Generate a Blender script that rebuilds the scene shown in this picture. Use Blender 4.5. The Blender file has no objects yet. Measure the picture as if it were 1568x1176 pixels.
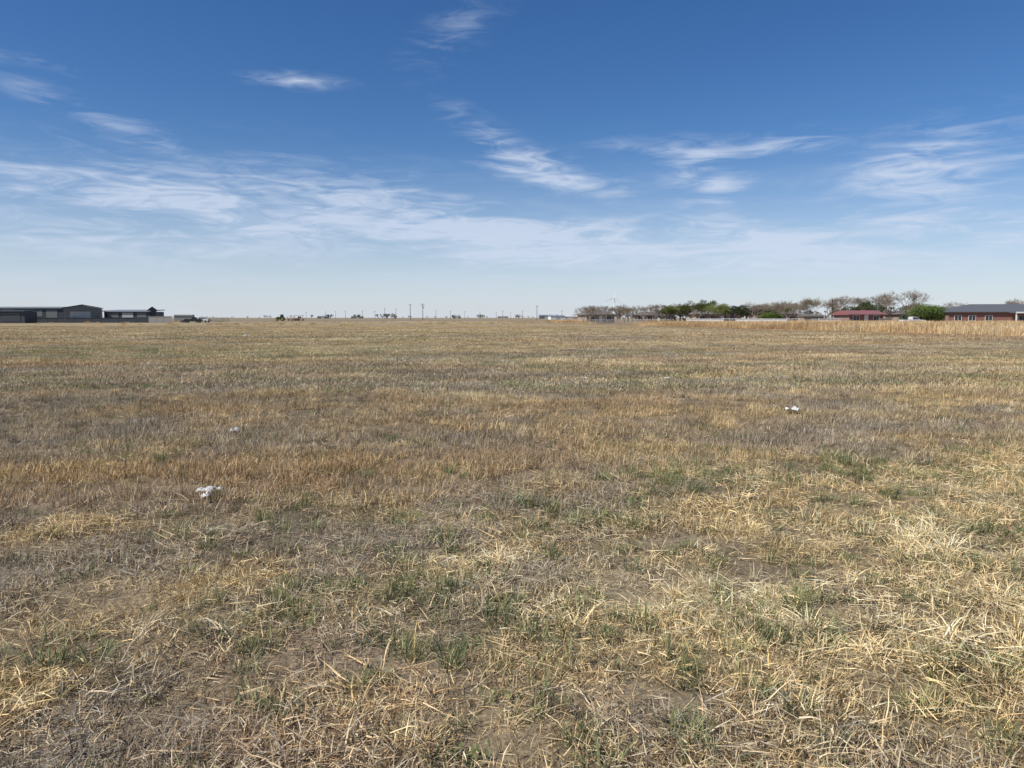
import bpy, math, random
import numpy as np
from mathutils import Vector, Matrix
random.seed(4); R=np.random.default_rng(11)
scene=bpy.context.scene
scene.view_settings.view_transform='Standard'
scene.view_settings.look='None'
scene.view_settings.exposure=0
root=scene.collection

# ------------------------------------------------------------ helpers
def link(o): root.objects.link(o); return o
def empty(name,loc=(0,0,0),rz=0.0):
    e=bpy.data.objects.new(name,None); e.location=loc; e.rotation_euler=(0,0,rz); e.empty_display_size=.5
    return link(e)
def mk(name,verts,faces,mats,parent=None,smooth=False,midx=None,col=None,lnk=True):
    me=bpy.data.meshes.new(name); me.from_pydata([tuple(v) for v in verts],[],[tuple(f) for f in faces])
    if not isinstance(mats,(list,tuple)): mats=[mats]
    for m in mats: me.materials.append(m)
    if midx is not None: me.polygons.foreach_set('material_index',list(midx))
    if smooth: me.polygons.foreach_set('use_smooth',[True]*len(me.polygons))
    if col is not None:
        a=me.attributes.new('bcol','FLOAT_COLOR','POINT')
        c=np.ones((len(verts),4),dtype=np.float32); c[:,:3]=col; a.data.foreach_set('color',c.ravel())
    me.update()
    o=bpy.data.objects.new(name,me)
    if lnk: link(o)
    if parent: o.parent=parent
    return o
def box(name,size,loc,mat,parent=None,bev=0.0,rz=0,rx=0,ry=0):
    import bmesh
    bm=bmesh.new(); bmesh.ops.create_cube(bm,size=1)
    bmesh.ops.scale(bm,vec=size,verts=bm.verts)
    if bev>0: bmesh.ops.bevel(bm,geom=bm.edges[:],offset=bev,segments=2,affect='EDGES')
    me=bpy.data.meshes.new(name); bm.to_mesh(me); bm.free(); me.materials.append(mat)
    o=bpy.data.objects.new(name,me); link(o); o.location=loc; o.rotation_euler=(rx,ry,rz)
    if parent: o.parent=parent
    return o
def cyl(name,r0,r1,p0,p1,mat,parent=None,n=12):
    p0=Vector(p0);p1=Vector(p1);d=(p1-p0).normalized();q=d.to_track_quat('Z','Y')
    vs=[];
    for p,r in((p0,r0),(p1,r1)):
        for i in range(n):
            a=2*math.pi*i/n; vs.append(p+q@Vector((r*math.cos(a),r*math.sin(a),0)))
    fs=[(i,(i+1)%n,n+(i+1)%n,n+i) for i in range(n)]+[tuple(range(n-1,-1,-1)),tuple(range(n,2*n))]
    return mk(name,vs,fs,mat,parent)
def prof(name,pts,y0,y1,mat,parent=None):
    """extrude an x-z profile along y"""
    n=len(pts); vs=[(x,y0,z) for x,z in pts]+[(x,y1,z) for x,z in pts]
    fs=[(i,(i+1)%n,n+(i+1)%n,n+i) for i in range(n)]+[tuple(range(n-1,-1,-1)),tuple(range(n,2*n))]
    return mk(name,vs,fs,mat,parent)

# ------------------------------------------------------------ materials
def mat(name,col,rough=.8,metal=0.0,noise=.15,scale=3.0,spec=.3,bump=0):
    m=bpy.data.materials.new(name); m.use_nodes=True; nt=m.node_tree; b=nt.nodes['Principled BSDF']
    b.inputs['Roughness'].default_value=rough; b.inputs['Metallic'].default_value=metal
    b.inputs['Specular IOR Level'].default_value=spec
    tc=nt.nodes.new('ShaderNodeTexCoord'); n=nt.nodes.new('ShaderNodeTexNoise'); n.inputs['Scale'].default_value=scale; n.inputs['Detail'].default_value=6
    nt.links.new(tc.outputs['Object'],n.inputs['Vector'])
    mx=nt.nodes.new('ShaderNodeMix'); mx.data_type='RGBA'
    mx.inputs[6].default_value=(*[c*(1-noise) for c in col],1); mx.inputs[7].default_value=(*[min(1,c*(1+noise)) for c in col],1)
    nt.links.new(n.outputs['Fac'],mx.inputs[0]); nt.links.new(mx.outputs[2],b.inputs['Base Color'])
    if bump:
        bp=nt.nodes.new('ShaderNodeBump'); bp.inputs['Strength'].default_value=bump
        nt.links.new(n.outputs['Fac'],bp.inputs['Height']); nt.links.new(bp.outputs[0],b.inputs['Normal'])
    return m
def brick_mat(name,c1,c2):
    m=bpy.data.materials.new(name); m.use_nodes=True; nt=m.node_tree; b=nt.nodes['Principled BSDF']
    b.inputs['Roughness'].default_value=.9
    tc=nt.nodes.new('ShaderNodeTexCoord'); mp=nt.nodes.new('ShaderNodeMapping'); mp.inputs['Rotation'].default_value=(math.pi/2,0,0)
    br=nt.nodes.new('ShaderNodeTexBrick'); br.inputs['Scale'].default_value=4
    br.inputs['Color1'].default_value=(*c1,1); br.inputs['Color2'].default_value=(*c2,1); br.inputs['Mortar'].default_value=(.3,.27,.24,1)
    nt.links.new(tc.outputs['Object'],mp.inputs[0]); nt.links.new(mp.outputs[0],br.inputs['Vector']); nt.links.new(br.outputs['Color'],b.inputs['Base Color'])
    return m
def ribbed(name,col,rough=.5,freq=20):
    m=mat(name,col,rough,.2,.1,1.2); nt=m.node_tree; b=nt.nodes['Principled BSDF']
    tc=nt.nodes.new('ShaderNodeTexCoord'); w=nt.nodes.new('ShaderNodeTexWave'); w.inputs['Scale'].default_value=freq/6.28
    nt.links.new(tc.outputs['Object'],w.inputs['Vector']); bp=nt.nodes.new('ShaderNodeBump'); bp.inputs['Strength'].default_value=.5
    nt.links.new(w.outputs['Fac'],bp.inputs['Height']); nt.links.new(bp.outputs[0],b.inputs['Normal']); return m
def leafy(name,base,useInst,trans=.25):
    """blade / leaf material; per-blade colour x per-instance tint"""
    m=bpy.data.materials.new(name); m.use_nodes=True; nt=m.node_tree; nt.nodes.clear()
    out=nt.nodes.new('ShaderNodeOutputMaterial'); a=nt.nodes.new('ShaderNodeAttribute'); a.attribute_name='bcol'
    mx=nt.nodes.new('ShaderNodeMix'); mx.data_type='RGBA'; mx.blend_type='MULTIPLY'; mx.inputs[0].default_value=1
    nt.links.new(a.outputs['Color'],mx.inputs[6])
    if useInst:
        t=nt.nodes.new('ShaderNodeAttribute'); t.attribute_type='INSTANCER'; t.attribute_name='tint'; nt.links.new(t.outputs['Color'],mx.inputs[7])
    else: mx.inputs[7].default_value=(*base,1)
    d=nt.nodes.new('ShaderNodeBsdfDiffuse')
    tr=nt.nodes.new('ShaderNodeBsdfTranslucent')
    s1=nt.nodes.new('ShaderNodeMixShader'); s1.inputs[0].default_value=trans
    nt.links.new(mx.outputs[2],d.inputs[0]); nt.links.new(mx.outputs[2],tr.inputs[0])
    nt.links.new(d.outputs[0],s1.inputs[1]); nt.links.new(tr.outputs[0],s1.inputs[2]); nt.links.new(s1.outputs[0],out.inputs[0]); return m
M_grass=leafy('grass_blades',(1,1,1),True,.15)
M_bark=mat('bark',(.16,.125,.10),.9,0,.3,5); M_barkl=mat('bark_pale_twigs',(.27,.225,.18),.9,0,.3,5)
L_spring=leafy('leaves_spring',(.19,.22,.07),False); L_dark=leafy('leaves_dark',(.08,.105,.05),False)
L_shrub=leafy('leaves_shrub',(.13,.18,.05),False); L_bud=leafy('leaves_buds',(.24,.21,.12),False)
M_white=mat('white_paint',(.75,.74,.71),.6); M_glass=mat('window_glass',(.03,.04,.05),.1,0,.1,2,.6)
M_dark=ribbed('dark_metal_siding',(.06,.067,.078)); M_grey=ribbed('grey_metal_siding',(.16,.175,.17)); M_lgrey=mat('light_grey_door',(.40,.43,.41),.5)
M_roofmetal=ribbed('metal_roof',(.28,.31,.35),.45); M_shingle=mat('grey_shingles',(.11,.12,.135),.9,0,.25,6); M_shingle2=mat('brown_shingles',(.17,.15,.135),.9,0,.25,6)
M_redroof=ribbed('red_metal_roof',(.33,.14,.13)); M_brick=brick_mat('red_brick',(.28,.10,.075),(.22,.075,.055)); M_tanbrick=brick_mat('tan_brick',(.38,.30,.22),(.33,.25,.18))
M_wood=mat('weathered_pole_wood',(.12,.095,.075),.9,0,.3,4); M_fence=mat('grey_fence_boards',(.30,.29,.27),.85,0,.2,3); M_pipe=mat('pipe_steel',(.2,.19,.18),.5,.4)
M_tgreen=mat('tractor_green',(.02,.10,.03),.4,0,.15,2,.5); M_tyre=mat('rubber',(.02,.02,.02),.85); M_yellow=mat('yellow_wheel',(.5,.36,.05),.5)
M_red=mat('implement_red',(.25,.08,.05),.55,0,.3,3); M_truck=mat('dark_car_paint',(.03,.035,.045),.3,.1,.1,2,.6); M_truckw=mat('white_car_paint',(.7,.7,.7),.3,0,.05,2,.6)
M_turb=mat('turbine_white',(.80,.82,.84),.4); M_paper=mat('crumpled_white_plastic',(.62,.61,.58),.6,0,.08,20); M_insul=mat('insulator',(.4,.4,.38),.3)
M_rust=mat('rusty_steel',(.16,.09,.06),.8,0,.3,4)

# ------------------------------------------------------------ noise
T=R.random((256,256))
def vn(x,y,s=0):
    x=np.asarray(x,float)+s*17.3; y=np.asarray(y,float)+s*31.7
    xi=np.floor(x).astype(int); yi=np.floor(y).astype(int); fx=x-xi; fy=y-yi
    fx=fx*fx*(3-2*fx); fy=fy*fy*(3-2*fy)
    a=T[xi&255,yi&255];b=T[(xi+1)&255,yi&255];c=T[xi&255,(yi+1)&255];d=T[(xi+1)&255,(yi+1)&255]
    return (a*(1-fx)+b*fx)*(1-fy)+(c*(1-fx)+d*fx)*fy
def fbm(x,y,s=0,o=4):
    t=0;w=0;a=1.
    for i in range(o):
        t=t+a*vn(x*2**i,y*2**i,s+i*3); w+=a; a*=.55
    return t/w
def ss(x,a,b):
    t=np.clip((x-a)/(b-a),0,1); return t*t*(3-2*t)
def hgt(x,y):
    r=np.hypot(x,y)
    h=(fbm(x/1.3,y/1.3,2,3)-.5)*.08+(fbm(x/9,y/9,5,2)-.5)*.14
    return h*(1-.6*ss(r,60,200))
def lerp(a,b,t): return a+(b-a)*t[...,None]
C=lambda *c: np.array(c,float)
def bl(x,y,cx,cy,rx,ry,ang=.0):
    ca,sa=math.cos(ang),math.sin(ang); u=((x-cx)*ca+(y-cy)*sa)/rx; v=(-(x-cx)*sa+(y-cy)*ca)/ry
    return np.exp(-(u*u+v*v))
def tedge(x,y): return 46-(y-62)*.158+(fbm(y/12,x*0+3,9,3)-.5)*6
def tallmask(x,y):      # unmown field on the right
    return ss(x-tedge(x,y),-1,1.5)*ss(y,58+(0*x),66)*np.where(x<.1*y,1-ss(y,275,290),1-ss(y,172,176))
def fields(x,y):
    r=np.hypot(x,y); a=(x+.33*y)/1.053; b=(y-.33*x)/1.053
    bw=b+(fbm(x/1.4,y/1.4,3,3)-.5)*2.2
    fore=1-ss(bw,6.2,7.8)
    S1=fbm(a/5,b/1.7,20,5); S2=fbm(a/2.4,b/1.3,40,5); S3=fbm(x/2.2,y/2.2,60,5); S4=fbm(a/34,b/11,80,5); S5=fbm(x/.6,y/.6,90,4); S6=fbm(a/12,b/4.5,33,5); S7=fbm(x/1.1,y/1.1,97,4)
    straw=C(.68,.53,.285); gold=C(.56,.405,.215); grey=C(.44,.375,.275); pale=C(.86,.73,.45); red=C(.50,.345,.21)
    base=np.zeros(x.shape+(3,))+straw
    mid=lerp(np.zeros_like(base)+grey,gold,ss(S1*.6+S7*.4,.38,.60)*.85); mid=lerp(mid,red,ss(S6,.5,.72)*.6); mid=lerp(mid,straw,ss(S2*.5+S7*.5,.50,.66)*.75)
    mid=lerp(mid,grey,ss(S4,.52,.68)*.55); mid=lerp(mid,straw,ss(1-S4,.5,.7)*.35)
    mid=lerp(mid,C(.56,.40,.20),bl(x,y,-4.5,7.9,4.0,.9,.25)*.6)
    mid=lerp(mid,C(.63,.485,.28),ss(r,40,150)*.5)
    rows=np.sin(b*2*math.pi/3.1+2.2*fbm(a/25,b/6,61,2)*3)          # faint mowing passes
    mid=mid*(1+.13*rows*ss(r,9,16)*ss(fbm(a/30,b/12,63,3),.3,.5))[...,None]
    st=ss(fbm(a/7,b/.9,66,4),.60,.70)*ss(r,10,18)*(1-ss(r,90,140)); mid=lerp(mid,pale*.93,st*.6)
    ed=tedge(x,y)-x; mid=lerp(mid,red*.9,ss(y,38,52)*(1-ss(ed,4,16))*.7)     # redder strip along the unmown edge
    fg=lerp(np.zeros_like(base)+grey*1.0,straw*1.04,ss(S3*.5+S5*.5+x*.03,.36,.58)); fg=lerp(fg,red*1.1,ss(S2,.56,.75)*.4*ss(-x,-2,2))
    P=bl(x,y,1.35,4.4,1.1,.45,-.2)*.9+bl(x,y,3.3,5.3,1.3,.8)*.8+bl(x,y,2.6,4.0,1.6,.6)*.6+bl(x,y,.1,4.9,.5,.3)*.6+bl(x,y,5.2,7.2,1.6,1.0)*.6
    P=np.clip(P*ss(S5,.35,.6)*1.5,0,1)
    for (cx,cy,rx,ry,am) in [(-1.1,16.1,.75,.7,1),(1.2,30,1.6,1.3,1),(4.4,27,1.2,1.0,1),(-.1,15.6,.4,.3,.7),(-12,57,3,2,.9),(14,33,2,1,.6),(-5.5,30,1.2,1,.4),(1.75,10.3,.28,.3,.7),(.6,17.5,.6,.5,.6),(24,62,3,2,.6),(-9,22,1,.6,.4),(9,24,1.4,1,.5),(-8,41,3,1.4,.6),(8,50,4,2,.5)]:
        P=np.maximum(P,am*bl(x,y,cx,cy,rx,ry)*ss(S5,.1,.4))
    col=lerp(mid,fg,fore); col=lerp(col,pale,np.clip(P,0,1))
    G=ss(fbm(a/1.5,b/.9,70,5),.50,.68)*.62*(1-ss(r,9,22)*.75)+ss(fbm(a/14,b/5,75,4),.56,.74)*.22
    G=G+bl(x,y,-17,37,14,7,.1)*.45+bl(x,y,-24,62,20,9)*.15+bl(x,y,3.2,7.9,2.2,.5,.3)*.6+bl(x,y,-1.4,4.1,.7,.35)*.7+bl(x,y,1.6,3.9,.6,.35)*.7+bl(x,y,0.3,3.0,1.2,.35)*.6+bl(x,y,-5,14,3,1)*.15
    G=np.clip(G*(.55+.9*S5),0,.85)*(1-.7*np.clip(P,0,1))
    return col,G,fore,P
GREEN=C(.29,.295,.155)

# ------------------------------------------------------------ ground
N=560; t=np.linspace(-1,1,N); sp=2.2*np.sinh(t*math.asinh(9500/2.2))
X,Y=np.meshgrid(sp,sp+2.5,indexing='xy'); Z=hgt(X,Y)
V=np.stack([X,Y,Z],-1).reshape(-1,3)
i=np.arange(N-1); I,J=np.meshgrid(i,i,indexing='xy'); q=(J*N+I).ravel()
F=np.stack([q,q+1,q+N+1,q+N],-1)
me=bpy.data.meshes.new('ground'); me.vertices.add(len(V)); me.vertices.foreach_set('co',V.ravel())
me.loops.add(F.size); me.loops.foreach_set('vertex_index',F.ravel()); me.polygons.add(len(F)); me.polygons.foreach_set('loop_start',np.arange(0,F.size,4)); me.update(calc_edges=True)
me.polygons.foreach_set('use_smooth',[True]*len(F))
col,G,fore,P=fields(X,Y); rr=np.hypot(X,Y)
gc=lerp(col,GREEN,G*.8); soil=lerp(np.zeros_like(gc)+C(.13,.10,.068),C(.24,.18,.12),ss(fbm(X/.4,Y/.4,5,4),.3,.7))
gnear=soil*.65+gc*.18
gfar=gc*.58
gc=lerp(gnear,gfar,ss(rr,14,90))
tm=tallmask(X,Y); gc=lerp(gc,C(.44,.32,.16),tm*.8)
S=fbm(X/900,Y/180,7,4); far=lerp(np.zeros_like(gc)+C(.31,.245,.165),C(.22,.185,.135),ss(S,.4,.62))
far=lerp(far,C(.39,.32,.215),ss(S,.62,.7)); far=lerp(far,C(.17,.18,.11),ss(-S,-.4,-.3)*.6)
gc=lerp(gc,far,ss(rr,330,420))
gc=lerp(gc,C(.50,.37,.23),bl(X,Y,-28,300,26,22)*.9)
gc=lerp(gc,C(.19,.15,.11),bl(X,Y,-80,380,60,40)*.6)
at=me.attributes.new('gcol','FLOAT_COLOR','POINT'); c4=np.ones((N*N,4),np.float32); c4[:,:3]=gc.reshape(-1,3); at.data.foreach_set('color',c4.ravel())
gm=bpy.data.materials.new('dry_field_soil'); gm.use_nodes=True; nt=gm.node_tree; b=nt.nodes['Principled BSDF']; b.inputs['Roughness'].default_value=1; b.inputs['Specular IOR Level'].default_value=.1
A=nt.nodes.new('ShaderNodeAttribute'); A.attribute_name='gcol'; tc=nt.nodes.new('ShaderNodeTexCoord')
def nz(scale,vecscale=(1,1,1),det=4,rot=.32):
    mp=nt.nodes.new('ShaderNodeMapping'); mp.inputs['Scale'].default_value=vecscale; mp.inputs['Rotation'].default_value=(0,0,-rot)
    n=nt.nodes.new('ShaderNodeTexNoise'); n.inputs['Scale'].default_value=scale; n.inputs['Detail'].default_value=det; n.inputs['Roughness'].default_value=.65
    nt.links.new(tc.outputs['Object'],mp.inputs[0]); nt.links.new(mp.outputs[0],n.inputs['Vector']); return n
n1=nz(30); n2=nz(1.2,(.35,1,1)); n3=nz(.25,(.35,1,1))
def mr(n,lo,hi,f0=.3,f1=.7):
    m=nt.nodes.new('ShaderNodeMapRange'); m.inputs['From Min'].default_value=f0;m.inputs['From Max'].default_value=f1;m.inputs['To Min'].default_value=lo;m.inputs['To Max'].default_value=hi
    nt.links.new(n.outputs['Fac'],m.inputs['Value']); return m
def mul(a,b_):
    m=nt.nodes.new('ShaderNodeMath'); m.operation='MULTIPLY'; nt.links.new(a.outputs[0],m.inputs[0]); nt.links.new(b_.outputs[0],m.inputs[1]); return m
k=mul(mul(mr(n1,.5,1.5),mr(n2,.75,1.25)),mr(n3,.82,1.18))
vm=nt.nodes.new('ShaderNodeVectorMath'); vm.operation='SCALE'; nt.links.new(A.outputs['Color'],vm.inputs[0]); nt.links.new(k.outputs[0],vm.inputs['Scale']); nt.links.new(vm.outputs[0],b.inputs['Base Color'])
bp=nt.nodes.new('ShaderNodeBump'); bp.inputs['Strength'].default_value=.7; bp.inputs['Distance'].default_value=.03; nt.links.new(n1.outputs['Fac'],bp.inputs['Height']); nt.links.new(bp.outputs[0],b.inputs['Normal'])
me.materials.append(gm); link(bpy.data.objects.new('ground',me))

# ------------------------------------------------------------ grass tufts (library meshes, unlinked)
def blades(n,rad,L,th,w,curve,zj=0.0,segs=3,cv=.25,dead=0,centre=False,clump=0,lie=None):
    rr_=rad*np.sqrt(R.random(n)); ph0=R.random(n)*6.283; px=rr_*np.cos(ph0); py=rr_*np.sin(ph0)
    az=R.random(n)*6.283 if not centre else ph0+R.normal(0,.6,n)
    if clump:
        c_=R.integers(0,clump,n); cx=R.normal(0,rad*.5,clump); cy=R.normal(0,rad*.5,clump); k_=R.random(n)<.7
        ox=R.normal(0,rad*.13,n); oy=R.normal(0,rad*.13,n)
        px=np.where(k_,cx[c_]+ox,px); py=np.where(k_,cy[c_]+oy,py); az=np.where(k_,np.arctan2(oy,ox)+R.normal(0,.5,n),az)
    if lie is not None: az=np.where(R.random(n)<.6,lie+R.normal(0,.5,n),az)
    pz=R.random(n)*zj-.005
    Ls=L[0]+(L[1]-L[0])*R.random(n)**1.3; t0=np.radians(th[0]+(th[1]-th[0])*R.random(n)); cu=np.radians(curve[0]+(curve[1]-curve[0])*R.random(n))
    tw=R.normal(0,.5,n); W=w*(.6+.8*R.random(n)); fs=[]
    x,y,z=px.copy(),py.copy(),pz.copy(); pts=[(x,y,z)]
    azk=az.copy()
    for s in range(segs):
        th_=t0-cu*(s/segs); st=Ls/segs
        x=x+np.cos(azk)*np.cos(th_)*st; y=y+np.sin(azk)*np.cos(th_)*st; z=np.maximum(z+np.sin(th_)*st,.004+.01*R.random(n)); azk=azk+R.normal(0,.22,n); pts.append((x,y,z))
    wx=-np.sin(az)*np.cos(tw); wy=np.cos(az)*np.cos(tw); wz=np.sin(tw)
    V_=[];k_=2*(segs)+1
    for s in range(segs):
        f=W*(1-.25*s/segs)*.5; X_,Y_,Z_=pts[s]
        V_.append(np.stack([X_-wx*f,Y_-wy*f,Z_-wz*f],-1)); V_.append(np.stack([X_+wx*f,Y_+wy*f,Z_+wz*f],-1))
    V_.append(np.stack(pts[segs],-1))
    V_=np.stack(V_,1).reshape(-1,3)
    for i_ in range(n):
        o=i_*k_
        for s in range(segs-1): fs.append((o+2*s,o+2*s+1,o+2*s+3,o+2*s+2))
        fs.append((o+2*segs-2,o+2*segs-1,o+2*segs))
    br=1+R.normal(0,cv,n); br=np.clip(br,.35,1.5); hue=R.normal(0,.06,n)
    c=np.stack([br*(1+hue),br,br*(1-hue*1.5)],-1)
    if dead:
        k2=R.random(n)<dead; c[k2]*=C(.40,.33,.29)
    return V_,fs,np.repeat(c,k_,0)
def merge(*ps):
    V_=[];F_=[];C_=[];o=0
    for v,f,c in ps:
        V_.append(v);C_.append(c);F_+= [tuple(a+o for a in ff) for ff in f]; o+=len(v)
    return np.concatenate(V_),F_,np.concatenate(C_)
def leaves_rosette(n,rad,ll,lw):
    V_=[];F_=[];C_=[]
    for i_ in range(n):
        a=R.random()*6.283; e=math.radians(10+55*R.random()); c0=Vector((R.normal(0,rad*.4),R.normal(0,rad*.4),R.random()*.05)); d=Vector((math.cos(a)*math.cos(e),math.sin(a)*math.cos(e),math.sin(e))); s=Vector((-math.sin(a),math.cos(a),R.normal(0,.3)))*lw*.5; l=ll*(.6+.6*R.random()); o=len(V_)
        V_+=[c0,c0+d*l*.5+s,c0+d*l,c0+d*l*.5-s]; F_.append((o,o+1,o+2,o+3)); b_=.7+.6*R.random(); C_+=[(b_,b_,b_)]*4
    return np.array([tuple(v) for v in V_]),F_,np.array(C_)
lib=bpy.data.collections.new('grass_library'); names=[]
def add(tag,data):
    nm='tuft_%02d_%s'%(len(names),tag); o=mk(nm,data[0],data[1],M_grass,col=data[2],lnk=False); lib.objects.link(o); names.append(tag); return len(names)-1
T_ly=[add('lying',merge(blades(85,.27,(.04,.18),(-2,22),.0040,(0,35),.035,2,cv=.34,dead=.16,lie=R.random()*6),blades(75,.27,(.02,.07),(0,60),.0036,(0,20),.01,2,cv=.35,dead=.38),blades(46,.24,(.05,.13),(20,85),.0036,(10,70),0,2,cv=.28,clump=4))) for _ in range(6)]
T_st=[add('stubble',merge(blades(80,.24,(.03,.09),(35,88),.0036,(0,40),0,2,cv=.3,dead=.3,clump=5),blades(70,.26,(.03,.13),(0,30),.0038,(0,20),.02,2,cv=.35,dead=.25))) for _ in range(4)]
T_gr=[add('green',blades(42,.06,(.05,.15),(45,88),.0042,(5,60),0,3,cv=.22,centre=True)) for _ in range(3)]
T_up=[add('upright',merge(blades(80,.24,(.05,.15),(48,88),.0044,(0,40),0,2,cv=.3,dead=.18,clump=6),blades(60,.26,(.04,.12),(5,45),.0044,(0,30),.01,2,cv=.35,dead=.22))) for _ in range(5)]
T_wd=[add('weed',leaves_rosette(38,.07,.035,.014)) for _ in range(2)]
T_pl=[add('bunch',merge(blades(95,.06,(.06,.18),(5,75),.0040,(20,85),0,3,cv=.22,centre=True),blades(60,.17,(.06,.2),(0,20),.0040,(0,25),.04,2,cv=.25))) for _ in range(3)]
T_md=[add('midtile',merge(blades(140,.75,(.05,.15),(35,88),.009,(0,35),0,2,cv=.32,dead=.18,clump=12),blades(110,.75,(.05,.15),(0,35),.009,(0,30),.02,2,cv=.35,dead=.22))) for _ in range(5)]
T_fr=[add('fartile',blades(230,1.9,(.05,.16),(15,80),.026,(0,30),0,2,cv=.3,dead=.15,clump=24)) for _ in range(4)]
T_tl=[add('tall',blades(240,1.6,(.4,1.0),(60,89),.024,(5,50),0,3,cv=.22,dead=.08,clump=22)) for _ in range(4)]
T_ts=[add('seedstalk',blades(6,.06,(.12,.27),(55,88),.003,(0,40),0,3,cv=.2)) for _ in range(2)]
inst=[]
def emit(x,y,idx,scl,tint,kind,tilt=.10):
    n=len(x); z=hgt(x,y)-.006
    inst.append(np.column_stack([x,y,z,R.normal(0,tilt,n),R.normal(0,tilt,n),R.random(n)*6.283,scl,idx,tint,np.full(n,kind)]))
def sample(y0,y1,dens):
    hw=.72*y1+2.5; n=int(dens*(y1-y0)*2*hw); x=R.uniform(-hw,hw,n); y=R.uniform(y0,y1,n); k_=np.abs(x)<.72*y+2.5; return x[k_],y[k_]
def jit(n,s=.14): return np.clip(1+R.normal(0,s,n),.6,1.5)[:,None]
def pick(lst,n): return np.array(lst)[R.integers(0,len(lst),n)]
def zone(y0,y1,dens):
    x,y=sample(y0,y1,dens); col,G,fore,P=fields(x,y)
    bare=fbm(x/.35,y/.35,44,3); keep=(R.random(len(x))<ss(bare,.27,.52)*.7+.3+P); x,y,col,G,fore,P=[v[keep] for v in (x,y,col,G,fore,P)]; n=len(x)
    isf=R.random(n)<fore*.85+.12; isp=R.random(n)<P*.40
    idx=np.where(isf,np.where(R.random(n)<.62,pick(T_ly,n),pick(T_st,n)),pick(T_up,n)); idx=np.where(isp,pick(T_pl,n),idx)
    emit(x,y,idx,R.uniform(.6,1.2,n)*(.6+.8*fbm(x/.5,y/.5,51,3)),col*jit(n,.22),0)
zone(1.2,5.2,48); zone(5.2,9.5,35); zone(9.5,17,22)
for (y0,y1,d) in((1.2,6,62),(6,10,34),(10,18,9)):
    x,y=sample(y0,y1,d); col,G,fore,P=fields(x,y); n=len(x)
    cl=ss(fbm(x/.4,y/.4,123,3),.42,.62); k_=R.random(n)<(G*1.3+.15)*(.15+1.4*cl)*np.where(fore>.5,1,.4); x,y=x[k_],y[k_]; n=len(x)
    w=R.random(n)<.2; idx=np.where(w,pick(T_wd,n),pick(T_gr,n))
    g=C(.15,.19,.085)+(R.random((n,1))*C(.14,.10,.055))+np.where(w,-.05,0)[:,None]*C(1,1,.6); emit(x,y,idx,R.uniform(.6,1.25,n)*np.where(w,.8,1),g*jit(n),1)
x,y=sample(1.5,30,1.3); n=len(x); col,G,fore,P=fields(x,y); k_=R.random(n)<np.where(fore>.5,1,.5); x,y,col=x[k_],y[k_],col[k_]; n=len(x)
emit(x,y,pick(T_pl,n),R.uniform(.5,1.0,n),(col*.5+C(.76,.60,.34)*.5)*jit(n),0)
x,y=sample(2,22,1.5); n=len(x); emit(x,y,pick(T_ts,n),R.uniform(.5,1.0,n),C(.56,.42,.20)*jit(n),0)
x,y=sample(1.5,26,2.6); n=len(x); emit(x,y,pick(T_gr,n),R.uniform(.5,.95,n),C(.15,.12,.09)*jit(n),0)
for (y0,y1,d) in((17,30,6.5),(30,52,3.1)):
    x,y=sample(y0,y1,d); col,G,fore,P=fields(x,y); n=len(x); gr=R.random(n)<G
    tint=np.where(gr[:,None],GREEN*1.1,col*1.02)*jit(n,.22); emit(x,y,pick(T_md,n),R.uniform(.5,1.15,n)*(1+.15*P),tint,0,.03)
for (y0,y1,d) in((52,90,.6),(90,150,.26)):
    x,y=sample(y0,y1,d); k_=tallmask(x,y)<.5; x,y=x[k_],y[k_]; col,G,fore,P=fields(x,y); n=len(x); gr=R.random(n)<G
    tint=np.where(gr[:,None],GREEN*1.1,col*1.0)*jit(n,.2); emit(x,y,pick(T_fr,n),R.uniform(.7,1.2,n),tint,0,.01)
n=20000; x=R.uniform(0,150,n); y=R.uniform(56,290,n); k_=(R.random(n)<tallmask(x,y)*np.where(y<90,1,.65))&(x<.74*y+4); x,y=x[k_],y[k_]; n=len(x)
s=fbm(x/9,y/9,12,4); tint=lerp(np.zeros((n,3))+C(.74,.55,.31),C(.56,.39,.21),ss(s,.42,.6)); tint=lerp(tint,C(.82,.66,.41),ss(-s,-.42,-.32)*.7)
emit(x,y,pick(T_tl,n),R.uniform(.85,1.3,n)*(.75+.6*fbm(x/14,y/14,15,3)),tint*jit(n,.18),2,.02)
n=500; x=R.uniform(-170,60,n); y=R.uniform(150,330,n); k_=fbm(x/20,y/20,18,3)>.52; x,y=x[k_],y[k_]; n=len(x); emit(x,y,pick(T_tl,n),R.uniform(.4,.8,n),C(.58,.44,.25)*jit(n),2,.02)
D_=np.concatenate(inst); mxc=D_[:,8:11].max(1,keepdims=True); D_[:,8:11]*=np.minimum(1,.86/mxc); print('instances',len(D_))

ng=bpy.data.node_groups.new('scatter','GeometryNodeTree')
ng.interface.new_socket('Geometry',in_out='INPUT',socket_type='NodeSocketGeometry'); ng.interface.new_socket('Geometry',in_out='OUTPUT',socket_type='NodeSocketGeometry')
gi=ng.nodes.new('NodeGroupInput'); go=ng.nodes.new('NodeGroupOutput'); ci=ng.nodes.new('GeometryNodeCollectionInfo'); ci.inputs['Collection'].default_value=lib; ci.inputs['Separate Children'].default_value=True; ci.inputs['Reset Children'].default_value=True
ip=ng.nodes.new('GeometryNodeInstanceOnPoints'); ip.inputs['Pick Instance'].default_value=True
def na(nm,dt): a=ng.nodes.new('GeometryNodeInputNamedAttribute'); a.data_type=dt; a.inputs['Name'].default_value=nm; return a
er=ng.nodes.new('FunctionNodeEulerToRotation'); a1=na('idx','INT');a2=na('rot','FLOAT_VECTOR');a3=na('scl','FLOAT')
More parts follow.
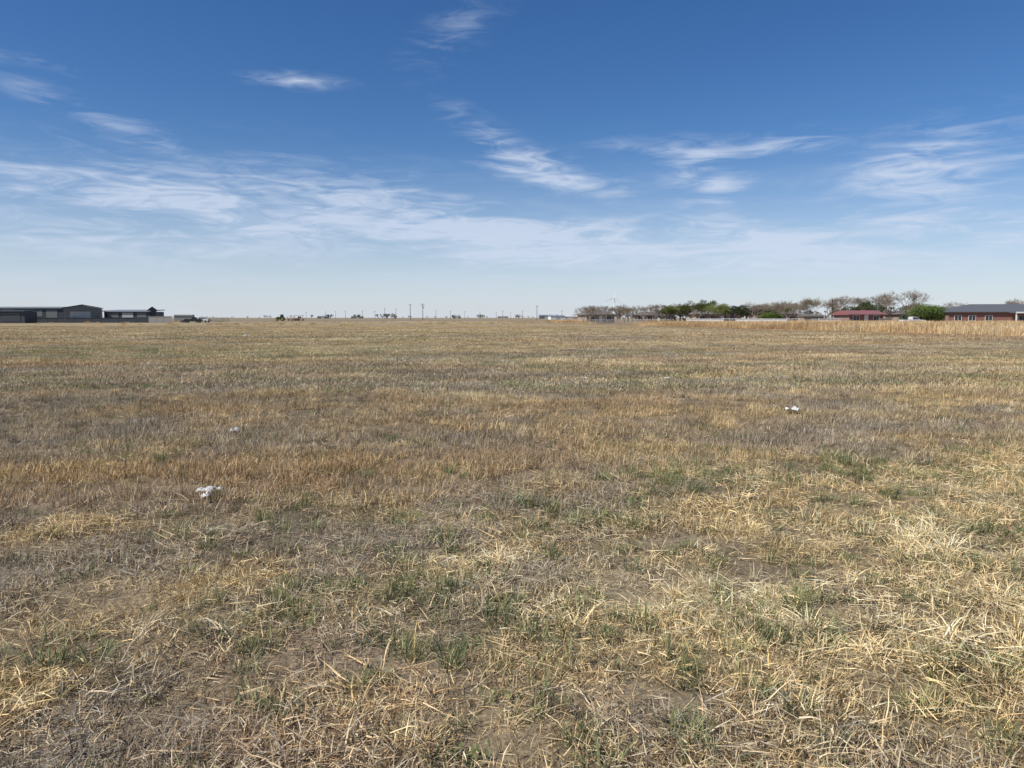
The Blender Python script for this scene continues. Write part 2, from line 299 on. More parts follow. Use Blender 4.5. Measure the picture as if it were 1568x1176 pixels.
L=ng.links.new; L(gi.outputs[0],ip.inputs['Points']); L(ci.outputs[0],ip.inputs['Instance']); L(a1.outputs['Attribute'],ip.inputs['Instance Index']); L(a2.outputs['Attribute'],er.inputs[0]); L(er.outputs[0],ip.inputs['Rotation']); L(a3.outputs['Attribute'],ip.inputs['Scale']); L(ip.outputs[0],go.inputs[0])
for kind,nm in((0,'dry_grass'),(1,'green_grass_tufts'),(2,'tall_dry_grass')):
    d=D_[D_[:,11]==kind]; n=len(d); me=bpy.data.meshes.new(nm); me.vertices.add(n); me.vertices.foreach_set('co',d[:,:3].ravel())
    a=me.attributes.new('rot','FLOAT_VECTOR','POINT'); a.data.foreach_set('vector',d[:,3:6].ravel()); a=me.attributes.new('scl','FLOAT','POINT'); a.data.foreach_set('value',d[:,6].copy())
    a=me.attributes.new('idx','INT','POINT'); a.data.foreach_set('value',d[:,7].astype(np.int32)); c=np.ones((n,4)); c[:,:3]=d[:,8:11]; a=me.attributes.new('tint','FLOAT_COLOR','POINT'); a.data.foreach_set('color',c.ravel())
    o=link(bpy.data.objects.new(nm,me)); m=o.modifiers.new('scatter','NODES'); m.node_group=ng

# ------------------------------------------------------------ trees
def tree_data(seed,h,spread,leafm,nleaf,ls,bark,trunkfrac=.22,levels=4,twigs=3,lean=.1,up=.35):
    rg=random.Random(seed); V_=[];F_=[];MI=[];CO=[];ends=[]
    def tube(p0,p1,r0,r1):
        d=(p1-p0).normalized(); q=d.to_track_quat('Z','Y'); o=len(V_); n=4
        for p,r in((p0,r0),(p1,r1)):
            for k in range(n):
                a=math.pi/2*k; V_.append(p+q@Vector((r*math.cos(a),r*math.sin(a),0))); CO.append((1,1,1))
        for k in range(n): F_.append((o+k,o+(k+1)%n,o+n+(k+1)%n,o+n+k)); MI.append(0)
    def grow(p,d,l,r,lv):
        segs=2 if lv<levels else 1
        for s in range(segs):
            d2=(d+Vector((rg.gauss(0,.16),rg.gauss(0,.16),rg.gauss(0,.1)+.04))).normalized(); p2=p+d2*l/segs; tube(p,p2,r,r*.8); p,d,r=p2,d2,r*.8
            if lv>=levels-1: ends.append(p)
        if lv>=levels: return
        for c in range(rg.choice([3,4]) if lv<levels-1 else twigs+1):
            a=rg.uniform(0,6.283); k=rg.uniform(.45,1.05)
            sd=Vector((math.cos(a),math.sin(a),0))*spread; nd=(d*(1.1-k*.4)+sd*k+Vector((0,0,up*rg.random()))).normalized()
            grow(p,nd,l*rg.uniform(.6,.86),max(r*.6,.016),lv+1)
    tp=Vector((0,0,0)); th=h*trunkfrac; tt=Vector((rg.gauss(0,lean),rg.gauss(0,lean),th)); tube(tp-Vector((0,0,.2)),tt,h*.035,h*.026)
    for k in range(rg.choice([4,5])):
        a=rg.uniform(0,6.283); grow(tt,Vector((math.cos(a)*spread*.8,math.sin(a)*spread*.8,rg.uniform(.5,1.2))).normalized(),h*.27,h*.018,1)
    zs=sorted(v.z for v in V_); zm=zs[int(len(zs)*.97)]; f=h/zm
    for v in V_: v*=f
    ends=[e*f for e in ends]
    for k in range(nleaf):
        e=rg.choice(ends); g=h*.045; p=e+Vector((rg.gauss(0,g),rg.gauss(0,g),rg.gauss(0,g*.8)))
        if p.z<.1: continue
        a=Vector((rg.gauss(0,1),rg.gauss(0,1),rg.gauss(0,1))).normalized(); b_=a.orthogonal().normalized(); s=ls*rg.uniform(.5,1.3); o=len(V_); V_.extend([p-a*s,p-b_*s*.6,p+a*s,p+b_*s*.6]); F_.append((o,o+1,o+2,o+3)); MI.append(1); c=rg.uniform(.6,1.4); CO.extend([(c,c*rg.uniform(.95,1.05),c)]*4)
    return V_,F_,MI,CO,bark,leafm
def tree_mesh(tag,*a,**k):
    V_,F_,MI,CO,bk,lf=tree_data(*a,**k); o=mk(tag,V_,F_,[bk,lf],midx=MI,col=np.array(CO),lnk=False); me=o.data; bpy.data.objects.remove(o); return me
bare=[tree_mesh('bare_tree_mesh',s,8,.9,L_bud,260,.06,M_barkl,levels=5,twigs=3) for s in(1,2,3,4)]
spring=[tree_mesh('leafing_tree_mesh',s,7,.9,L_spring,3400,.15,M_bark,levels=4) for s in(5,6,7)]
dark=[tree_mesh('evergreen_tree_mesh',s,6,.7,L_dark,4200,.15,M_bark,trunkfrac=.12,levels=4) for s in(8,9)]
bud=[tree_mesh('budding_tree_mesh',s,7,.95,L_bud,2000,.10,M_barkl,levels=5) for s in(14,15)]
def shrub_mesh(seed,w,h,d):
    rg=random.Random(seed); V_=[];F_=[];MI=[];CO=[]
    lob=[(rg.uniform(-.36,.36)*w,rg.uniform(-.25,.25)*d,rg.uniform(.32,.62)*h,rg.uniform(.22,.36)*h*1.1) for _ in range(26)]
    for k in range(9000):
        lx,ly,lz,lr=rg.choice(lob); u=Vector((rg.gauss(0,1),rg.gauss(0,1),rg.gauss(0,1))).normalized()*lr*(.7+.35*rg.random()); p=Vector((lx+u.x*1.5,ly+u.y,max(.05,lz+u.z)))
        a=Vector((rg.gauss(0,1),rg.gauss(0,1),rg.gauss(0,1))).normalized(); b_=a.orthogonal().normalized(); s=rg.uniform(.08,.2); o=len(V_); V_.extend([p-a*s,p-b_*s*.6,p+a*s,p+b_*s*.6]); F_.append((o,o+1,o+2,o+3)); MI.append(1); c=rg.uniform(.65,1.35); CO.extend([(c,c,c)]*4)
    for k in range(30):
        x=rg.uniform(-.3,.3)*w; o=len(V_); y=rg.uniform(-.2,.2)*d
        for zz,r in((0,.06),(h*.6,.02)):
            for q_ in range(3): V_.append(Vector((x+r*math.cos(q_*2.1)+zz*rg.uniform(-.1,.1),y+r*math.sin(q_*2.1),zz))); CO.append((1,1,1))
        for q_ in range(3): F_.append((o+q_,o+(q_+1)%3,o+3+(q_+1)%3,o+3+q_)); MI.append(0)
    o=mk('shrub_mesh',V_,F_,[M_bark,L_shrub],midx=MI,col=np.array(CO),lnk=False); me=o.data; bpy.data.objects.remove(o); return me
def place(me,name,x,y,h,base,wide=1.0):
    o=link(bpy.data.objects.new(name,me)); s=h*1.03/base; o.scale=(s*wide,s*wide,s); o.rotation_euler=(0,0,random.uniform(0,6.28)); o.location=(x,y,0); return o
def px(X,D): return (X-784)/1162*D
for X,D,h,w in[(893,215,4.2,1),(903,210,4.6,1.1),(912,208,4.4,1.1),(925,212,4.6,1.2),(948,240,5.2,1),(968,250,5,1.2),(985,235,4.8,1.3),(1000,232,5.4,1),(1100,235,5.2,1.1),(1155,200,5.2,1.2),(1185,200,5.4,1.1),(1205,202,5.2,1.2),(1222,240,6,1),(1262,205,5.6,1.3),(1285,225,7.2,1.1),(1300,235,7.6,1),(1322,210,6.8,1.2),(1345,205,6.6,1),(1362,215,8,1.0),(1383,212,8.3,1.05),(1462,205,5.4,1.2),(1556,230,6.6,1),(1570,225,6.4,1),(1620,220,6.8,1)]:
    place(random.choice(bare),'bare_tree',px(X,D),D,h,8,w)
for X,D,h,w in[(1018,205,4.4,1.2),(1034,206,4.5,1.2),(1058,208,5.2,1.0),(1078,210,5.7,1.0),(1092,205,4.6,1.1),(1112,206,4.8,1.1),(1198,208,5.0,1)]:
    place(random.choice(spring),'leafing_tree',px(X,D),D,h,7,w)
for X,D,h,w in[(1048,214,4.3,1.5),(1126,208,4.2,1.5),(1142,210,4.4,1.5),(1160,214,4.2,1.5),(1312,212,4.8,1.2),(1332,205,5.2,1.1),(1560,214,4.5,1)]:
    place(random.choice(dark),'evergreen_tree',px(X,D),D,h,6,w)
for X,D,h,w in[(1240,205,6.2,1.15),(1168,206,5.0,1.3),(1400,225,5.6,1.2),(1068,225,5.2,1.2),(955,225,4.5,1.3),(1215,210,5.2,1.3)]:
    place(random.choice(bud),'budding_tree',px(X,D),D,h,7,w)
o=link(bpy.data.objects.new('large_green_shrub',shrub_mesh(3,10,5.4,6))); o.location=(px(1417,190),190,0)
o=link(bpy.data.objects.new('green_shrub',shrub_mesh(5,5,3.2,3.5))); o.location=(px(1180,196),196,0)

def tree_mass(name,lst):
    V_=[];F_=[];MI=[];CO=[];o=0
    for x,y,h,me in lst:
        n=len(me.vertices); co=np.empty(n*3); me.vertices.foreach_get('co',co); co=co.reshape(-1,3); zm=co[:,2].max(); s=h/zm; a=random.uniform(0,6.28); c_,s_=math.cos(a),math.sin(a)
        co=np.stack([(co[:,0]*c_-co[:,1]*s_)*s*1.3+x,(co[:,0]*s_+co[:,1]*c_)*s*1.3+y,co[:,2]*s],-1)
        V_.append(co); F_+= [tuple(i_+o for i_ in p.vertices) for p in me.polygons]; MI+=[p.material_index for p in me.polygons]; o+=n
        cc=np.empty(n*4,np.float32); me.attributes['bcol'].data.foreach_get('color',cc); CO.append(cc.reshape(-1,4)[:,:3])
    V_=np.concatenate(V_); CO=np.concatenate(CO)
    mk(name,V_,F_,[M_farbark,L_far],midx=MI,col=CO)
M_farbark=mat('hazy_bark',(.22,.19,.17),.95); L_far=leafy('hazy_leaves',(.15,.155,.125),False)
tiny=[tree_mesh('tiny_mesh',s,7,.95,L_far,260,.35,M_farbark,levels=2,twigs=2) for s in(31,32,33)]
tree_mass('distant_tree_grove',[(px(random.uniform(586,620),900),900+random.uniform(-20,20),random.uniform(4,7),random.choice(tiny)) for _ in range(9)])
lst=[]
for _ in range(150):
    X=random.uniform(-250,1750); D=random.uniform(1500,2600); lst.append((px(X,D),D,random.uniform(4,9)*(1.3 if random.random()<.2 else .8),random.choice(tiny)))
for X0 in(500,545,690,740,790,860,875,895):
    for _ in range(4): D=1300; lst.append((px(X0+random.uniform(-8,8),D),D,random.uniform(4,8),random.choice(tiny)))
tree_mass('distant_treeline',lst)
lst=[(px(random.uniform(890,1700),260),random.uniform(240,290),random.uniform(4,5.8),random.choice(tiny)) for _ in range(80)]
tree_mass('background_trees',lst)

# ------------------------------------------------------------ houses
def window(p,x,z,w,h,y,nm='window'):
    box(nm,(w,.06,h),(x,y-.032,z),M_glass,p); 
    for s in(-1,1): box(nm+'_jamb',(.09,.1,h+.2),(x+s*(w/2+.05),y-.052,z),M_white,p)
    for s in(-1,1): box(nm+'_rail',(w-.005,.1,.09),(x,y-.052,z+s*(h/2+.05)),M_white,p)
    box(nm+'_mullion',(.05,.09,h-.01),(x,y-.07,z),M_white,p)
def hip_roof(p,w,d,z0,z1,mat_,ov=.6,ridge=.5,gable=False):
    W=w/2+ov;Dd=d/2+ov; r=w*ridge/2 if not gable else W
    vs=[(-W,-Dd,z0),(W,-Dd,z0),(W,Dd,z0),(-W,Dd,z0),(-r,0,z1),(r,0,z1),(-W,-Dd,z0-.18),(W,-Dd,z0-.18),(W,Dd,z0-.18),(-W,Dd,z0-.18)]
    fs=[(0,1,5,4),(1,2,5),(2,3,4,5),(3,0,4),(6,7,1,0),(7,8,2,1),(8,9,3,2),(9,6,0,3),(9,8,7,6)]
    return mk('roof',vs,fs,mat_,p)
def house(name,x,y,w,d,wh,rh,wallm,roofm,rz=0,gable=False,porch=None,wins=(-.35,-.12,.32),ridge=.5,door=.1):
    e=empty(name,(x,y,0),rz); box('walls',(w,d,wh),(0,0,wh/2),wallm,e); hip_roof(e,w,d,wh+.19,rh,roofm,ridge=ridge,gable=gable)
    box('foundation',(w+.1,d+.1,.25),(0,0,.12),M_lgrey,e)
    for f in wins: window(e,f*w,1.55,1.5,1.2,-d/2)
    box('door',(1.0,.06,2.1),(door*w,-d/2-.034,1.3),M_white,e)
    box('chimney',(.7,.6,.9),(w*.2,.8,rh-.25),wallm,e,.02)
    if porch:
        x0,x1=porch; pw=(x1-x0)*w; cx=(x0+x1)/2*w
        box('porch_roof',(pw,3.0,.25),(cx,-d/2-2.12,wh-.05),roofm,e); box('porch_fascia',(pw+.1,.1,.35),(cx,-d/2-3.68,wh-.05),M_white,e); box('porch_floor',(pw,3,.2),(cx,-d/2-1.55,.1),M_lgrey,e)
        nc=max(3,int(pw/3)); 
        for i_ in range(nc): box('column',(.28,.28,wh-.38),(x0*w+.3+(pw-.6)*i_/(nc-1),-d/2-3.3,.2+(wh-.38)/2),M_white,e,.02)
    return e
D=184; f=lambda X:px(X,D)
house('brick_house',f(1545),D+6,27,12,2.9,5.0,M_brick,M_shingle,-.12,porch=(.0,.5),wins=(-.42,-.3,-.16,.12,.3,.44),door=.22,ridge=.45)
house('red_roof_house',px(1312,186),186,8.5,7,2.3,3.4,M_brick,M_redroof,.1,gable=True,wins=(-.3,.3),door=0)
house('ranch_house',px(1180,235),235,13,8,2.6,4.2,M_tanbrick,M_shingle2,.1,wins=(-.35,-.1,.35))
house('farmhouse',px(912,230),230,9,7,2.4,3.8,M_tanbrick,M_shingle2,.3,wins=(-.3,.3),door=0)
house('tan_cottage',px(1395,215),215,12,8,2.5,3.8,M_tanbrick,M_shingle2,0,wins=(-.35,0,.35))
house('suburban_house',px(1470,218),218,16,9,2.7,4.4,M_tanbrick,M_shingle,0,wins=(-.35,0,.35))
house('bungalow',px(1090,238),238,14,9,2.6,4.2,M_tanbrick,M_shingle2,.1)
house('grey_roof_house',px(1000,250),250,13,9,2.4,3.6,M_tanbrick,M_shingle2,-.1)
house('cream_house',px(1620,210),210,18,9,2.7,4.6,M_tanbrick,M_shingle,0)
def shed(name,x,y,w,d,h,rh,wm,rm,rz=0):
    e=empty(name,(x,y,0),rz); box('walls',(w,d,h),(0,0,h/2),wm,e); hip_roof(e,w,d,h+.19,rh,rm,ov=.3,gable=True); box('door',(w*.3,.06,h*.75),(0,-d/2-.035,h*.375),M_lgrey,e); box('vent',(.5,.06,.4),(w*.32,-d/2-.035,h*.7),M_glass,e); return e
shed('garden_shed',px(1240,195),195,5,4,1.9,2.5,M_tanbrick,M_shingle2); shed('white_farm_building',px(852,620),620,12,9,2.6,3.6,M_white,M_roofmetal,.2); shed('white_farm_building',px(873,700),700,15,9,2.6,3.4,M_tanbrick,M_white,0)
shed('grain_shed',px(836,1000),1000,18,12,4,5.4,M_grey,M_roofmetal,.1)
for X,Dd,w in((496,1300,18),(548,1450,22),(700,1400,14),(770,1500,20)): shed('distant_warehouse',px(X,Dd),Dd,w,12,3.4,4.6,random.choice([M_white,M_grey,M_tanbrick]),M_fence,.1)
def panel_fence(name,p0,p1,h,matp,step=2.4,t=.05,skip=()):
    p0=Vector(p0);p1=Vector(p1);L_=(p1-p0).length; a=math.atan2(p1.y-p0.y,p1.x-p0.x); e=empty(name,(p0.x,p0.y,0),a); n=int(L_/step)
    for i_ in range(n+1): box('post',(.13,.13,h+.12),(i_*step,0,(h+.12)/2),matp,e)
    for i_ in range(n): 
        if i_ in skip: continue
        box('panel',(step-.14,t,h-.25),((i_+.5)*step,0,(h-.25)/2+.12),matp,e)
    for zz in(.1,h-.06): box('rail',(n*step,.06,.1),(n*step/2,-.097,zz),matp,e)
panel_fence('white_panel_fence',(px(1050,192),192,0),(px(1225,186),186,0),1.4,M_white,3,skip=(3,8))
panel_fence('white_panel_fence',(px(1252,186),186,0),(px(1290,186),186,0),1.4,M_white,3)
def rail_fence(name,p0,p1,h,matp,step=3,rails=3):
    p0=Vector(p0);p1=Vector(p1);L_=(p1-p0).length; a=math.atan2(p1.y-p0.y,p1.x-p0.x); e=empty(name,(p0.x,p0.y,0),a); n=int(L_/step)
    for i_ in range(n+1): box('post',(.12,.12,h),(i_*step,0,h/2),matp,e)
    for r_ in range(rails): box('rail',(n*step,.05,.09),(n*step/2,-.088,h*(r_+.8)/(rails)),matp,e)
rail_fence('rail_fence',(px(900,205),205,0),(px(1030,190),190,0),1.2,M_fence)
panel_fence('brick_garden_wall',(px(1344,182),182,0),(px(1375,182),182,0),1.5,M_tanbrick,3)

# ------------------------------------------------------------ left: farm sheds
def barn(name,x,y,w,d,h,rh,wm,rm,rz=0,mono=False,bays=()):
    e=empty(name,(x,y,0),rz)
    if mono:
        box('walls',(w,d,h),(0,0,h/2),wm,e)
        W=w/2+.3; vs=[(-W,-d/2-.6,h+.03),(W,-d/2-.6,h+.03),(W,d/2+.3,rh),(-W,d/2+.3,rh),(-W,-d/2-.6,h+.3),(W,-d/2-.6,h+.3),(W,d/2+.3,rh+.25),(-W,d/2+.3,rh+.25)]
        mk('roof',vs,[(4,5,6,7),(3,2,1,0),(0,1,5,4),(1,2,6,5),(2,3,7,6),(3,0,4,7)],rm,e)
    else:
        vs=[(-w/2,-d/2,0),(w/2,-d/2,0),(w/2,-d/2,h),(0,-d/2,rh),(-w/2,-d/2,h)]; vs+=[(a,d/2,c) for a,b_,c in vs]
        mk('walls',vs,[(0,1,2,3,4),(9,8,7,6,5),(1,6,7,2),(5,0,4,9)],wm,e)
        W=w/2+.35; k=(rh-h)/(w/2); vs=[(-W,-d/2-.3,h-k*.35+.05),(0,-d/2-.3,rh+.05),(W,-d/2-.3,h-k*.35+.05),(W,-d/2-.3,h-k*.35+.27),(0,-d/2-.3,rh+.27),(-W,-d/2-.3,h-k*.35+.27)]
        vs+=[(a,d/2+.3,c) for a,b_,c in vs]; mk('roof',vs,[(0,1,4,5),(1,2,3,4),(11,10,7,6),(10,9,8,7),(5,4,10,11),(4,3,9,10),(0,6,7,1),(1,7,8,2),(2,8,9,3),(0,5,11,6)],rm,e)
    for (cx,cw,ch,z0,mt) in bays: box('opening',(cw,.08,ch),(cx,-d/2-.045,z0+ch/2),mt,e); box('lintel',(cw+.3,.12,.15),(cx,-d/2-.065,z0+ch+.08),M_pipe,e)
    return e
Db=252; fb=lambda X:px(X,Db)
barn('long_metal_barn',fb(54),Db,27,12,4.7,5.1,M_dark,M_roofmetal,0,True,bays=[(-9,3.5,2.0,2.0,M_glass),(-4.2,4,2.4,1.8,M_grey),(0.6,3.6,2.0,2.0,M_glass),(5.2,3.2,2.0,2.0,M_grey),(9.8,3.6,2.4,1.6,M_grey)])
barn('gabled_metal_building',fb(141),Db-4,10.5,9,4.6,5.6,M_grey,M_dark,.45,False,bays=[(-.6,5.8,3.4,.15,M_lgrey),(4.1,.9,2.1,.1,M_glass)])
barn('low_metal_barn',fb(204),Db+2,15,10,3.6,4.1,M_dark,M_roofmetal,0,True,bays=[(-4.6,3.6,1.4,1.7,M_grey),(.2,3.6,1.5,1.7,M_lgrey),(4.8,3,1.4,1.7,M_grey)])
barn('small_feed_shed',fb(238),Db-1,2.4,3,4.1,5.0,M_dark,M_grey,.4,False,bays=[(0,.9,1.9,.1,M_glass)])
barn('dark_storage_shed',px(12,228),228,15,6,3.4,3.7,M_dark,M_dark,0,True,bays=[(-3.6,5.4,2.2,.5,M_dark),(3.6,5.4,2.2,.5,M_dark)])
cyl('roof_vent_pipe',.15,.15,(-3,0,3.3),(-3,0,5.2),M_pipe,bpy.data.objects['dark_storage_shed'])
barn('open_sided_barn',fb(-60),Db,18,12,4.9,5.4,M_dark,M_roofmetal,0,True,bays=[(-5,4,2.6,1.5,M_grey),(3,4,2.6,1.5,M_grey)])
panel_fence('grey_board_fence',(fb(243),Db-6,0),(fb(278),Db-6,0),2.1,M_fence,2.4)
rail_fence('corral_fence',(fb(278),Db-4,0),(fb(335),Db+14,0),1.7,M_fence,2.5,4)
panel_fence('dark_yard_fence',(fb(52),Db-10,0),(fb(236),Db-10,0),1.6,M_dark,2.8)

# vehicles
def wheel(p,x,y,r,w,m2=None):
    cyl('tyre',r,r,(x,y-w/2,r),(x,y+w/2,r),M_tyre,p,20); cyl('hub',r*.55,r*.5,(x,y-w/2-.02,r),(x,y+w/2+.02,r),m2 or M_pipe,p,12)
def pickup(name,x,y,rz,paint):
    e=empty(name,(x,y,0),rz)
    prof('body',[(-2.7,.5),(2.65,.5),(2.7,.95),(2.55,1.12),(1.3,1.2),(-2.7,1.15)],-.95,.95,paint,e)
    prof('cab',[(-.55,1.12),(1.3,1.15),(.75,1.78),(.3,1.86),(-.35,1.84),(-.55,1.7)],-.82,.82,paint,e)
    for s in(-1,1):
        prof('side_window',[(-.4,1.24),(.28,1.24),(.25,1.74),(-.35,1.72)],s*.832-.006,s*.832+.006,M_glass,e); prof('front_side_window',[(.36,1.24),(1.05,1.24),(.7,1.7),(.34,1.75)],s*.832-.006,s*.832+.006,M_glass,e)
        box('headlight',(.05,.3,.18),(2.69,s*.7,.88),M_insul,e)
    mk('windscreen',[(1.32,-.74,1.2),(1.32,.74,1.2),(.83,.70,1.76),(.83,-.70,1.76)],[(0,1,2,3)],M_glass,e)
    box('bumper',(.15,1.8,.2),(2.76,0,.55),M_pipe,e,.03); box('rear_bumper',(.15,1.8,.2),(-2.77,0,.55),M_pipe,e,.03); box('bed_floor',(1.9,1.6,.05),(-1.65,0,1.19),M_tyre,e)
    for xx in(-1.7,1.75):
        for s in(-1,1): wheel(e,xx,s*.86,.4,.26)
    return e
pickup('pickup_truck',px(298,244),244,.3,M_truck); pickup('pickup_truck',px(312,262),262,2.9,M_truckw); pickup('pickup_truck',px(1385,182),179,.1,M_truckw)
e=empty('livestock_trailer',(px(284,252),252,0),.1); box('trailer_body',(6,2.1,1.9),(0,0,1.65),M_fence,e,.08); box('slot',(5.4,.04,.18),(0,-1.07,2.1),M_glass,e); box('slot_low',(5.4,.04,.14),(0,-1.07,1.7),M_glass,e); box('hitch',(1.6,.15,.12),(3.7,0,.65),M_pipe,e)
for xx in(-.6,.35): wheel(e,xx,-1.0,.38,.24); wheel(e,xx,1.0,.38,.24)
def tractor(x,y,rz):
    e=empty('tractor',(x,y,0),rz)   # faces -x
    prof('hood',[(-2.6,1.0),(-2.65,1.65),(-2.4,1.85),(-.4,2.05),(-.4,1.0)],-.42,.42,M_tgreen,e); box('chassis',(3.9,.5,.45),(-.7,0,.95),M_tyre,e,.04); box('grille',(.05,.6,.55),(-2.66,0,1.35),M_tyre,e)
    prof('cab',[(-.38,1.3),(1.15,1.3),(1.25,2.2),(1.05,3.05),(-.2,3.05),(-.5,2.1)],-.75,.75,M_glass,e); box('cab_roof',(1.7,1.8,.22),(.42,0,3.17),M_tgreen,e,.07)
    for s in(-1,1):
        for a,b_ in(((-.46,2.1),(-.2,3.04)),((1.22,2.2),(1.05,3.04)),((.45,1.35),(.45,3.04))): cyl('cab_post',.05,.05,(a[0],s*.77,a[1]),(b_[0],s*.77,b_[1]),M_tgreen,e,6)
        prof('rear_fender',[(-.3,1.7),(0,2.05),(.6,2.15),(1.3,2.0),(1.6,1.6),(1.45,1.6),(1.2,1.88),(.6,2.03),(.05,1.93),(-.15,1.7)],s*1.1-.3,s*1.1+.3,M_tgreen,e)
        wheel(e,.65,s*1.15,1.0,.55,M_yellow); wheel(e,-2.05,s*1.0,.68,.42,M_yellow)
        n=22
        for i_ in range(n):
            a=2*math.pi*i_/n; box('lug',(.09,.5,.08),(.65+1.01*math.cos(a),s*1.15,1.01+1.0*math.sin(a)),M_tyre,e,ry=-a+math.pi/2)
    cyl('exhaust',.06,.05,(-1.3,.3,1.9),(-1.3,.3,3.1),M_pipe,e,8); return e
tractor(px(432,400),400,.15)
e=empty('farm_implement',(px(455,400),400,0),.1)
for yy in(-1.2,0,1.2): box('frame_beam',(8.2,.14,.14),(0,yy,.9),M_red,e)
for xx in(-3.6,-1.8,0,1.8,3.6):
    box('cross_beam',(.14,2.26,.14),(xx,0,1.045),M_red,e)
    for yy in(-1.1,0,1.1): cyl('tine',.04,.03,(xx+.1,yy,.9),(xx-.35,yy,.3),M_rust,e,6); cyl('disc',.33,.33,(xx-.35,yy-.02,.33),(xx-.35,yy+.02,.33),M_rust,e,14)
for s in(-1,1):
    for xx in(-3,-1,1,3): cyl('folded_wing_arm',.07,.05,(xx,s*1.2,.95),(xx+.2,s*.7,2.9),M_red,e,6)
    cyl('folded_wing_bar',.08,.08,(-3.6,s*.75,2.6),(3.8,s*.75,2.85),M_red,e,6); cyl('folded_wing_brace',.05,.05,(-3.4,s*.9,2.5),(1,s*1.2,1),M_rust,e,6)
    wheel(e,-.6,s*1.7,.5,.3); wheel(e,.7,s*1.7,.5,.3)
box('seed_tank',(1.6,1.4,1.0),(1.6,0,1.75),M_rust,e,.12); box('drawbar',(2.6,.16,.16),(-5.2,0,.72),M_red,e)

# utility poles
def pole(x,y,h,arms=1,rz=0):
    e=empty('utility_pole',(x,y,0),rz); cyl('pole',.22,.15,(0,0,-.3),(0,0,h),M_wood,e,8)
    for k in range(arms):
        z=h-.5-k*.9; box('crossarm',(2.6,.12,.14),(0,-.19,z),M_wood,e)
        for xx in(-1.15,-.6,.6,1.15): cyl('insulator',.05,.035,(xx,-.19,z+.07),(xx,-.19,z+.28),M_insul,e,6)
        for s in(-1,1): cyl('brace',.025,.025,(s*.7,-.19,z-.06),(s*.14,-.19,z-.7),M_pipe,e,5)
    if arms>1: cyl('transformer',.25,.25,(.46,0,h-3),(.46,0,h-2.1),M_pipe,e,10)
for X,D,h,a in[(629,520,10.8,1),(648,500,10.8,2),(822,560,10.5,1),(590,760,11,1),(607,800,11,1),(1272,205,6.6,2),(1170,215,5.6,1),(556,900,10,1),(530,950,10,1),(515,1000,10,1),(500,1050,10,1),(575,980,10,1),(668,900,10,1),(690,950,10,1),(712,1000,10,1),(735,1050,10,1),(760,1100,10,1),(782,1150,10,1),(860,800,9,1),(800,900,10,1),(470,1000,9,1),(1062,240,5.2,1),(770,800,9,1)]:
    pole(px(X,D),D,h,a,random.uniform(-.5,.5))
# wind turbine
e=empty('wind_turbine',(px(940,2900),2900,0)); cyl('tower',3.2,2.1,(0,0,0),(0,0,75),M_turb,e,24); box('nacelle',(4.4,11,4.4),(0,1.5,76.5),M_turb,e,.8)
cyl('hub',2.2,1,(0,-4.2,76.5),(0,-7,76.5),M_turb,e,16)
for a in(80,200,320):
    a=math.radians(a); d=Vector((math.cos(a),0,math.sin(a))); s=Vector((-d.z,0,d.x)); vs=[];st=[(0,1.3,1.1),(4,1.9,1.0),(9,4.2,.6),(24,3.1,.4),(36,1.9,.2),(42,.5,.08)]
    for r_,w,th in st:
        c=Vector((0,-5.6,76.5))+d*r_
        for u,v in((-.35,-1),(.65,-.3),(.65,.3),(-.35,1)): vs.append(c+s*w*u+Vector((0,v*th,0)))
    fs=[]
    for k in range(len(st)-1):
        for j in range(4): fs.append((4*k+j,4*k+(j+1)%4,4*k+4+(j+1)%4,4*k+4+j))
    mk('blade',vs,fs,M_turb,e)

# litter
def litter(name,x,y,s,seed,flat=.35,asp=1.0):
    n=16; vs=[];fs=[]; rg=np.random.default_rng(seed)
    o_=rg.random(2)*50; z0=float(hgt(np.array([x]),np.array([y]))[0])
    for j in range(n):
        for i_ in range(n):
            u=i_/(n-1)*2-1; v=j/(n-1)*2-1; r_=.55+.8*float(vn(np.array([math.atan2(v,u)*1.6+o_[0]]),np.array([o_[1]]))[0])
            k=max(abs(u),abs(v)); L_=math.hypot(u,v) or 1; u2,v2=u/L_*k*r_,v/L_*k*r_
            z=float(fbm(np.array([u*1.2+o_[0]]),np.array([v*1.2+o_[1]]),3,3)[0]); z=abs(z-.5)*1.5*flat+flat*.2*(1-k*k)
            vs.append((u2*s/2*asp+rg.normal(0,.02*s),v2*s/2+rg.normal(0,.02*s),z*s+.03))
    for j in range(n-1):
        for i_ in range(n-1): a=j*n+i_; fs.append((a,a+1,a+n+1,a+n))
    o=mk(name,vs,fs,M_paper); o.location=(x,y,z0+.035); o.rotation_euler=(0,0,rg.random()*6)
litter('crumpled_plastic_bag',-3.98,10.8,.16,1,.6); litter('crumpled_paper_litter',-2.84,7.0,.17,2,.4,1.25); litter('crumpled_paper_litter',-2.77,6.74,.11,8,.5)
litter('plastic_sheet_litter',4.8,12.85,.25,3,.35,1.5); litter('plastic_bag_litter',1.9,19.9,.15,4,.4,1.5); litter('plastic_bag_litter',4.1,20,.12,5,.4,1.3); litter('plastic_bag_litter',-23.4,67,.5,6,.5,1.4)

